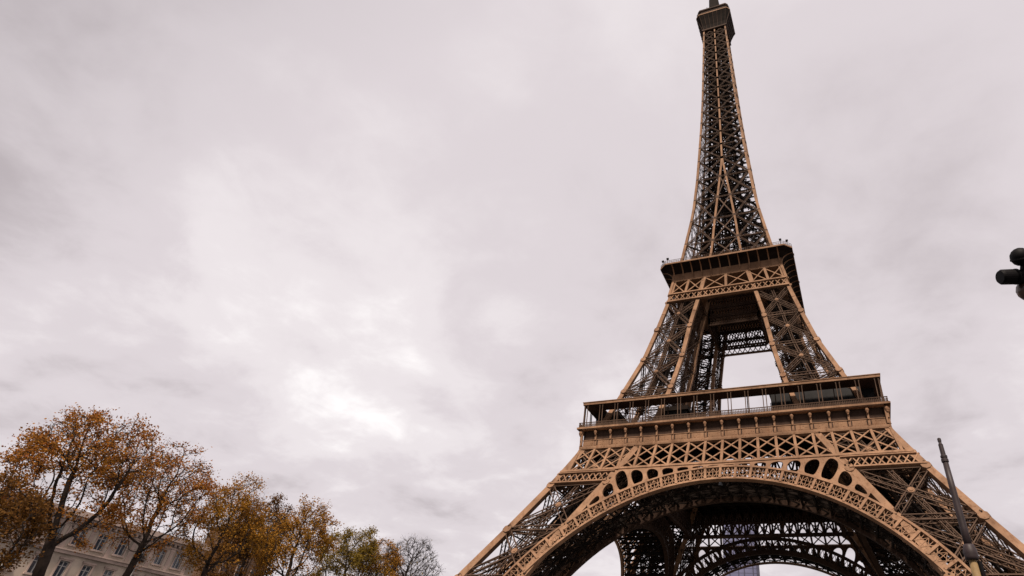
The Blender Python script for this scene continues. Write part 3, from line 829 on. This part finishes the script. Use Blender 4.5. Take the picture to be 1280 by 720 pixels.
# ------------------------------------------------------------------ stone building on the left
FX = -76.0
bld = thing('stone_building', 'long pale stone apartment building with rows of tall windows behind the autumn trees', 'building', (FX, -103, 0))
def B_(x, y): return (x - FX, y + 103)
Y0, Y1 = -138.0, -87.2
ws = []
y = -136.2; k = 0
while y < Y1 - 1.5: ws.append(y); y += 3.05
floors = [(11.9, 14.2), (15.95, 18.0), (7.7, 10.1), (3.6, 6.0)]
mb = MB(); hw = .62
zs = [0]
for a, b in sorted(floors): zs += [a, b]
zs.append(19.2)
for i in range(0, len(zs), 2):                            # solid courses between the window rows
    mb.box(-.45, 0, Y0 + 103, Y1 + 103, zs[i], zs[i + 1])
for a, b in floors:                                       # piers between the windows
    e_ = [Y0] + sum([[c_ - hw, c_ + hw] for c_ in ws], []) + [Y1]
    for i in range(0, len(e_), 2): mb.box(-.45, 0, e_[i] + 103, e_[i + 1] + 103, a, b)
mb.box(-14, -13.6, Y0 + 103, Y1 + 103, 0, 19.2); mb.box(-13.6, -.45, Y0 + 103, Y0 + 103.4, 0, 19.2); mb.box(-13.6, -.45, Y1 + 102.6, Y1 + 103, 0, 19.2)
wall = mb.build('wall', STONE, bld)
mb = MB()
yb0, yb1 = Y0 + 103, Y1 + 103
mb.box(.003, .28, yb0 - .2, yb1 + .2, 14.75, 15.15); mb.box(.003, .42, yb0 - .2, yb1 + .2, 15.15, 15.32)
mb.box(.003, .2, yb0 - .1, yb1 + .1, 18.35, 18.55)
mb.box(.003, .55, yb0 - .3, yb1 + .3, 18.95, 19.25); mb.box(-.3, .95, yb0 - .5, yb1 + .5, 19.253, 19.95)
mb.box(.003, .22, yb0 - .1, yb1 + .1, 10.7, 11.05)
k = yb0
while k < yb1: mb.box(.004, .5, k, k + .35, 18.62, 18.948); k += .8
mb.build('cornice', STONE2, wall)
for i, c_ in enumerate(ws):
    y = c_ + 103 + 1.525
    if y > yb1 - .4: break
    mb = MB(); mb.box(.003, .07, y - .3, y + .3, 15.325, 18.0); mb.box(.003, .11, y - .36, y + .36, 18.003, 18.34); mb.build('pilaster', STONE2, wall)
mb = MB(); mb.poly([(.9, yb0 - .4, 19.96), (.9, yb1 + .4, 19.96), (-3.5, yb1 - 1, 20.35), (-3.5, yb0 + 1, 20.35)]); mb.poly([(-3.5, yb0 + 1, 20.35), (-3.5, yb1 - 1, 20.35), (-11, yb1 - 1, 20.35), (-11, yb0 + 1, 20.35)])
mb.poly([(-11, yb0 + 1, 20.35), (-11, yb1 - 1, 20.35), (-14.4, yb1 + .4, 19.3), (-14.4, yb0 - .4, 19.3)])
mb.poly([(.9, yb0 - .4, 19.96), (-3.5, yb0 + 1, 20.35), (-11, yb0 + 1, 20.35), (-14.4, yb0 - .4, 19.3)]); mb.poly([(.9, yb1 + .4, 19.96), (-14.4, yb1 + .4, 19.3), (-11, yb1 - 1, 20.35), (-3.5, yb1 - 1, 20.35)])
mb.build('roof', ROOFM, bld)
wf = MB()
wf.bar((-.22, -hw + .05, 0), (-.22, -hw + .05, 2.05), .1, .1); wf.bar((-.22, hw - .05, 0), (-.22, hw - .05, 2.05), .1, .1); wf.bar((-.22, 0, 0), (-.22, 0, 2.05), .12, .12)
for z in (.05, 1.45, 2.0): wf.bar((-.22, -hw, z), (-.22, hw, z), .09, .09, (1, 0, 0))
gp = MB(); gp.box(-.3, -.27, -hw, hw, 0, 2.4)
sr = MB()
for h in (2.05,):
    sr.box(.003, .09, -hw - .2, -hw, 0, h + .2); sr.box(.003, .09, hw, hw + .2, 0, h + .2); sr.box(.003, .09, -hw, hw, h + .02, h + .2)
    sr.box(.003, .16, -hw - .3, hw + .3, h + .2, h + .42); sr.box(.003, .2, -hw - .3, hw + .3, -.2, 0)
w0 = p0 = s0 = None
for a, b in floors[:2] + floors[2:3]:
    for c_ in ws:
        if w0 is None: w0 = wf.build('window', FRAMEW, bld); p0 = gp.build('pane', GLASS, w0); s0 = sr.build('surround', STONE2, w0); o = w0
        else:
            o = w0.copy(); COL.objects.link(o); o.parent = bld; p = s0.copy(); COL.objects.link(p); p.parent = o; p = p0.copy(); COL.objects.link(p); p.parent = o
        o.location = (0, c_ + 103, a)
for i, c_ in enumerate(ws):
    y = c_ + 103; mb = MB(); mb.box(-.4, -.33, y - hw, y + hw, 3.6, 6); mb.build('shutter', ROOFM, wall)
    if i % 4 == 1:
        mb = MB()
        for h in (16.0, 16.3, 16.75): mb.bar((.3, y - .8, h), (.3, y + .8, h), .06, .06, (1, 0, 0))
        for j in range(9): mb.bar((.3, y - .8 + .2 * j, 15.93), (.3, y - .8 + .2 * j, 16.75), .04, .04)
        mb.box(.21, .36, y - .85, y + .85, 15.8, 15.93); mb.build('balcony_rail', DARK, wall)
for y, r_ in ((-112.4, .09), (-96.5, .07)):
    mb = MB(); mb.tube([(.16, y + 103, 0), (.16, y + 103, 18.9)], r_, 8); mb.build('downpipe', FRAMEW, wall)

# brown block further along the street
bb_ = thing('brick_building', 'dark brown brick block rising behind the middle of the tree row', 'building', (-83.6, -80.2, 0))
mb = MB(); mb.box(1.8, 6.5, -3.0, 7.5, 0, 23.6); w_ = mb.build('wall', BRICK, bb_)
mb = MB(); mb.box(1.6, 6.7, -3.2, 7.7, 23.61, 24.0); mb.build('roof', ROOFM, bb_)
wf2 = MB(); wf2.box(6.505, 6.58, -.7, .7, 0, 1.9); wg2 = MB(); wg2.box(6.585, 6.6, -.58, .58, .1, 1.8)
w0 = None
for z in (9.5, 13.2, 16.9, 20.6):
    for y in (-1, 2, 5):
        if w0 is None: w0 = wf2.build('window', STONE2, bb_); p0 = wg2.build('pane', GLASS, w0); o = w0
        else: o = w0.copy(); COL.objects.link(o); o.parent = bb_; p = p0.copy(); COL.objects.link(p); p.parent = o
        o.location = (0, y, z)

# ------------------------------------------------------------------ trees
def tree(base, crown, rxy, rz, fork, seed, leafm, leaves, label, name='autumn_tree', npts=520, trunk_r=.24, leaf=.10, twigs=4, step=.30, group='autumn trees in a row along the street'):
    """branches grow towards points scattered through the crown, so limbs fork and fill it"""
    rg = random.Random(seed); rs = np.random.RandomState(seed)
    root = thing(name, label, 'tree', (base[0], base[1], 0), group)
    c0 = np.array([crown[0] - base[0], crown[1] - base[1], crown[2]])
    off = Vector((rg.uniform(0, 90), rg.uniform(0, 90), rg.uniform(0, 90)))
    P = []
    while len(P) < npts:
        d = rs.normal(size=3); d /= np.linalg.norm(d); r_ = rs.uniform() ** (1 / 2.6)
        lump = 1 + .30 * mnoise.noise(Vector(d) * 1.7 + off)
        p = d * r_ * lump * np.array([rxy, rxy, rz])
        if p[2] < -.1 * rz and r_ < .75: continue         # open underneath
        P.append(c0 + p)
    P = np.array(P)
    nodes = [np.array([0, 0, -.1])]; par = [-1]
    k = int(fork / step); drift = c0[:2] / max(c0[2], 1)
    for q in range(k):
        z = (q + 1) * fork / k
        nodes.append(np.array([drift[0] * z * .6 + .05 * math.sin(z * 1.3 + seed), drift[1] * z * .6 + .05 * math.cos(z + seed), z])); par.append(len(nodes) - 2)
    nd_ = np.full(len(P), 1e9); ni = np.zeros(len(P), int)
    def upd(i0):
        for i in range(i0, len(nodes)):
            dd = np.linalg.norm(P - nodes[i], axis=1); m_ = dd < nd_; nd_[m_] = dd[m_]; ni[m_] = i
    upd(len(nodes) - 1); alive = np.ones(len(P), bool); seen = set()
    for it in range(90):
        if not alive.any(): break
        acc = {}
        for i in np.nonzero(alive)[0]:
            v = P[i] - nodes[ni[i]]; l = np.linalg.norm(v)
            if l > 1e-6: acc.setdefault(ni[i], []).append(v / l)
        n0 = len(nodes)
        for a, vs in acc.items():
            d = np.sum(vs, axis=0); l = np.linalg.norm(d)
            d = d / l if l > .2 else vs[0]
            pd = nodes[a] - nodes[par[a]]; pl = np.linalg.norm(pd)
            d = d + .55 * pd / max(pl, 1e-6) + np.array([0, 0, .10]) + rs.normal(size=3) * .16
            d /= np.linalg.norm(d)
            key = (a, tuple(np.round(d * 3).astype(int)))
            if key in seen: continue
            seen.add(key); nodes.append(nodes[a] + d * step); par.append(a)
        if len(nodes) == n0: break
        upd(n0); alive &= nd_ > .38
    n = len(nodes); kids = [[] for _ in range(n)]
    for i in range(1, n): kids[par[i]].append(i)
    tips = [0] * n
    for i in range(n - 1, -1, -1): tips[i] = max(1, sum(tips[c_] for c_ in kids[i]))
    tip_r = .013; ex = math.log(max(tips[0], 3)) / math.log(trunk_r / tip_r)
    rad = [tip_r * t ** (1 / ex) for t in tips]
    for i in range(k): rad[i] *= 1 + .5 * max(0, 1 - i * step / .9)
    wd = MB(); lf = MB()
    stack = [(0, None)]
    while stack:
        i, pr = stack.pop(); chain = ([pr] if pr is not None else []) + [i]
        while kids[i]:
            ks = sorted(kids[i], key=lambda c_: -tips[c_])
            for c_ in ks[1:]: stack.append((c_, i))
            i = ks[0]; chain.append(i)
        if len(chain) < 2: continue
        rr_ = [rad[q] for q in chain]
        if pr is not None: rr_[0] = min(rad[pr], rr_[1] * 1.25)
        wd.tube([nodes[q] for q in chain], rr_, 9 if rr_[0] > .1 else (6 if rr_[0] > .04 else 4), False)
    def leafs(p, m_, sp):
        for _ in range(m_):
            c_ = Vector(p) + Vector((rg.gauss(0, sp), rg.gauss(0, sp), rg.gauss(0, sp * .8)))
            a = Vector((rg.uniform(-1, 1), rg.uniform(-1, 1), rg.uniform(-.9, .5))).normalized(); b = a.orthogonal().normalized()
            t = 6.28 * rg.random(); b = (b * math.cos(t) + a.cross(b) * math.sin(t)).normalized(); nn = a.cross(b)
            s_ = leaf * rg.uniform(.55, 1.3); i = len(lf.v)
            lf.v += [tuple(c_ - a * s_ * .5), tuple(c_ + b * s_ * .42 + nn * s_ * .12), tuple(c_ + a * s_ * .6), tuple(c_ - b * s_ * .42 + nn * s_ * .12)]
            lf.f += [(i, i + 1, i + 2), (i, i + 2, i + 3)]
    for i in range(k + 2, n):
        if tips[i] > 6: continue
        cl_ = min(1.0, max(.05, .55 + 1.7 * mnoise.noise(Vector(nodes[i]) * .8 + off)))
        d0 = Vector(nodes[i] - nodes[par[i]]).normalized()
        for _ in range(twigs if tips[i] <= 2 else 1):
            d = (d0 + Vector((rg.gauss(0, .6), rg.gauss(0, .6), rg.gauss(.05, .5)))).normalized(); L = rg.uniform(.25, .6)
            p0 = Vector(nodes[i]); p1 = p0 + d * L * .5; p2 = p1 + (d + Vector((rg.gauss(0, .3), rg.gauss(0, .3), rg.gauss(.1, .25)))).normalized() * L * .5
            wd.tube([p0, p1, p2], [.011, .009, .006], 3, False)
            x_ = leaves * 1.85 * cl_
            leafs(p2, int(x_) + (rg.random() < x_ - int(x_)), .14); leafs(p1, int(x_ * .6) + (rg.random() < .3 * min(1, x_)), .12)
    wd.build('trunk', BARK, root, True)
    if lf.f: lf.build('crown', leafm, root)
    return root
tree((-10.8, -142.3), (-11.4, -143.4, 9.9), 3.0, 3.1, 4.8, 4, LEAF_RUST, 5.4, 'largest rust-orange tree with forked dark trunk, nearest at the left end', npts=720, trunk_r=.23)
tree((-12.7, -137.9), (-12.8, -137.8, 10.2), 2.35, 2.9, 5.0, 9, LEAF_RUST, 5.0, 'rust and brown tree second in the row, before the building windows', npts=540, trunk_r=.17)
tree((-13.4, -133.3), (-13.3, -133.0, 9.9), 2.1, 2.9, 4.0, 14, LEAF_GOLD, 5.2, 'golden yellow tree with thin upright limbs, third in the row', npts=460, trunk_r=.15)
tree((-17.0, -126.8), (-17.4, -127.2, 9.6), 2.3, 4.2, 3.6, 20, LEAF_DARK, 9.5, 'dense dark brown tree in front of the brick block', npts=640, trunk_r=.17)
tree((-12.2, -127.9), (-12.4, -128.0, 10.0), 2.3, 2.6, 4.4, 27, LEAF_GOLD, 7.0, 'amber tree just right of the brown brick block', npts=520, trunk_r=.16)
tree((-14.0, -120.35), (-13.9, -121.0, 10.0), 2.4, 2.7, 4.2, 33, LEAF_OLIVE, 9.5, 'olive and yellow tree, fifth in the row', npts=480, trunk_r=.15)
tree((-13.3, -118.2), (-13.4, -118.1, 9.9), 2.1, 2.5, 4.2, 38, LEAF_GOLD, 9.0, 'small golden tree beside the bare tree', npts=420, trunk_r=.14)
tree((-13.1, -115.2), (-12.6, -115.0, 10.5), 2.9, 2.8, 4.2, 45, LEAF_OLIVE, .12, 'nearly bare dark twiggy tree at the right end of the row', name='bare_tree', npts=1300, trunk_r=.18, twigs=5)
tree((-7.9, -145.6), (-7.9, -146.9, 6.1), 1.6, 1.9, 2.6, 52, LEAF_DARK, 8.0, 'low dark brown leafy tree at the left edge under the tall rust tree', npts=400, trunk_r=.14)

# ------------------------------------------------------------------ street pole and camera mast
def at(az_, d, z): return (CAM.x + d * math.sin(R(az_)), CAM.y + d * math.cos(R(az_)), z)
px_, py_, _ = at(8.35, 15, 0)
pole = thing('street_pole', 'dark purple-grey street pole with stepped top and thick collar in front of right tower leg', 'pole', (px_, py_, 0))
mb = MB(); mb.lathe((0, 0, 0), [(.078, 5.2), (.073, 5.6), (.066, 6.4), (.06, 6.98)], 20); mb.build('shaft', POLE, pole, True)
mb = MB(); mb.lathe((0, 0, 0), [(0.063, 6.985), (0.076, 7.0), (0.076, 7.06), (0.060, 7.08), (0.072, 7.1), (0.072, 7.14), (0.053, 7.16), (0.049, 7.38), (0.052, 7.4), (0.036, 7.42), (0.032, 7.46), (0.040, 7.48), (0.040, 7.54), (0.018, 7.56)], 20); mb.build('finial', POLE, pole)
mb = MB(); mb.lathe((0, 0, 0), [(0.090, 4.97), (0.123, 4.985), (0.127, 5.03), (0.135, 5.09), (0.131, 5.17), (0.107, 5.23), (0.097, 5.27)], 24); mb.build('collar', POLE, pole, True)
mb = MB(); mb.lathe((0, 0, 0), [(.15, 0), (.12, .3), (.1, 3), (.075, 4.98)], 20); mb.build('lower_post', POLEY, pole, True)
mb = MB(); mb.tube([(.12, .02, 4.95), (.13, .02, 4.2), (.15, .02, .5)], .05, 10); mb.build('cable_pipe', BLACKP, pole)

cx_, cy_, _ = at(23.5, 4.9, 0)
mast = thing('camera_mast', 'black security cameras on a mast at the right edge', 'camera mast', (cx_, cy_, 0))
mb = MB(); mb.lathe((0, 0, 0), [(.11, 0), (.1, .2), (.07, 3), (.06, 5.6)], 16); mb.build('pole', POLE, mast, True)
DP = 6.0                                                   # distance of the camera heads
def Lp(x, y, dz=0.0):
    v = rr * ((x - 770.27) / FPX) - uu * ((y - 338.57) / FPX) + fw
    p = CAM + v * (DP + dz); return Vector((p.x - cx_, p.y - cy_, p.z))
k_ = DP / FPX
hub = Lp(1279, 346)
mb = MB(); mb.tube([(0, 0, 5.4), (0, 0, hub.z - .02), tuple(hub + rr * .1), tuple(hub)], .03, 10); mb.build('arm', BLACKP, mast)
ax = (-rr * .99 - fw * .06 - uu * .03).normalized(); q = Lp(1280, 345.5)
prof_ = [(0, 8.5), (9, 9.0), (10, 10.2), (11.5, 10.2), (12.5, 8.3), (14, 8.3), (15, 9.8), (29, 9.6), (31.5, 8.0), (31.6, 3)]
mb = MB(); mb.tube([tuple(q + ax * (a * k_)) for a, b in prof_], [b * k_ for a, b in prof_], 24); mb.build('camera_barrel', BLACKP, mast)
c_ = Lp(1275.5, 321); ad = (uu * .95 - rr * .22 + fw * .05).normalized()
prof_ = [(-11.5, 1), (-10.5, 5), (-8, 8.5), (-4, 10.8), (-3.6, 11.8), (-2, 12), (-1.6, 11.4), (0, 11.6), (4, 11), (8, 8.4), (10.5, 4.8), (11.5, 1)]
mb = MB(); mb.tube([tuple(c_ + ad * (a * k_)) for a, b in prof_], [b * k_ for a, b in prof_], 24); mb.build('dome_camera', BLACKP, mast, True)
mb = MB(); mb.tube([tuple(c_ - ad * (9 * k_) + rr * (4 * k_)), tuple(hub + uu * (4 * k_) + rr * (2 * k_))], 5.5 * k_, 10); mb.build('bracket', BLACKP, mast)
c_ = Lp(1283, 363)
prof_ = [(-13, 1), (-11, 6), (-6, 10), (0, 11.5), (6, 10), (10, 7), (12, 3)]
mb = MB(); mb.tube([tuple(c_ + ad * (a * k_)) for a, b in prof_], [b * k_ for a, b in prof_], 24); mb.build('smoked_dome', SMOKED, mast, True)
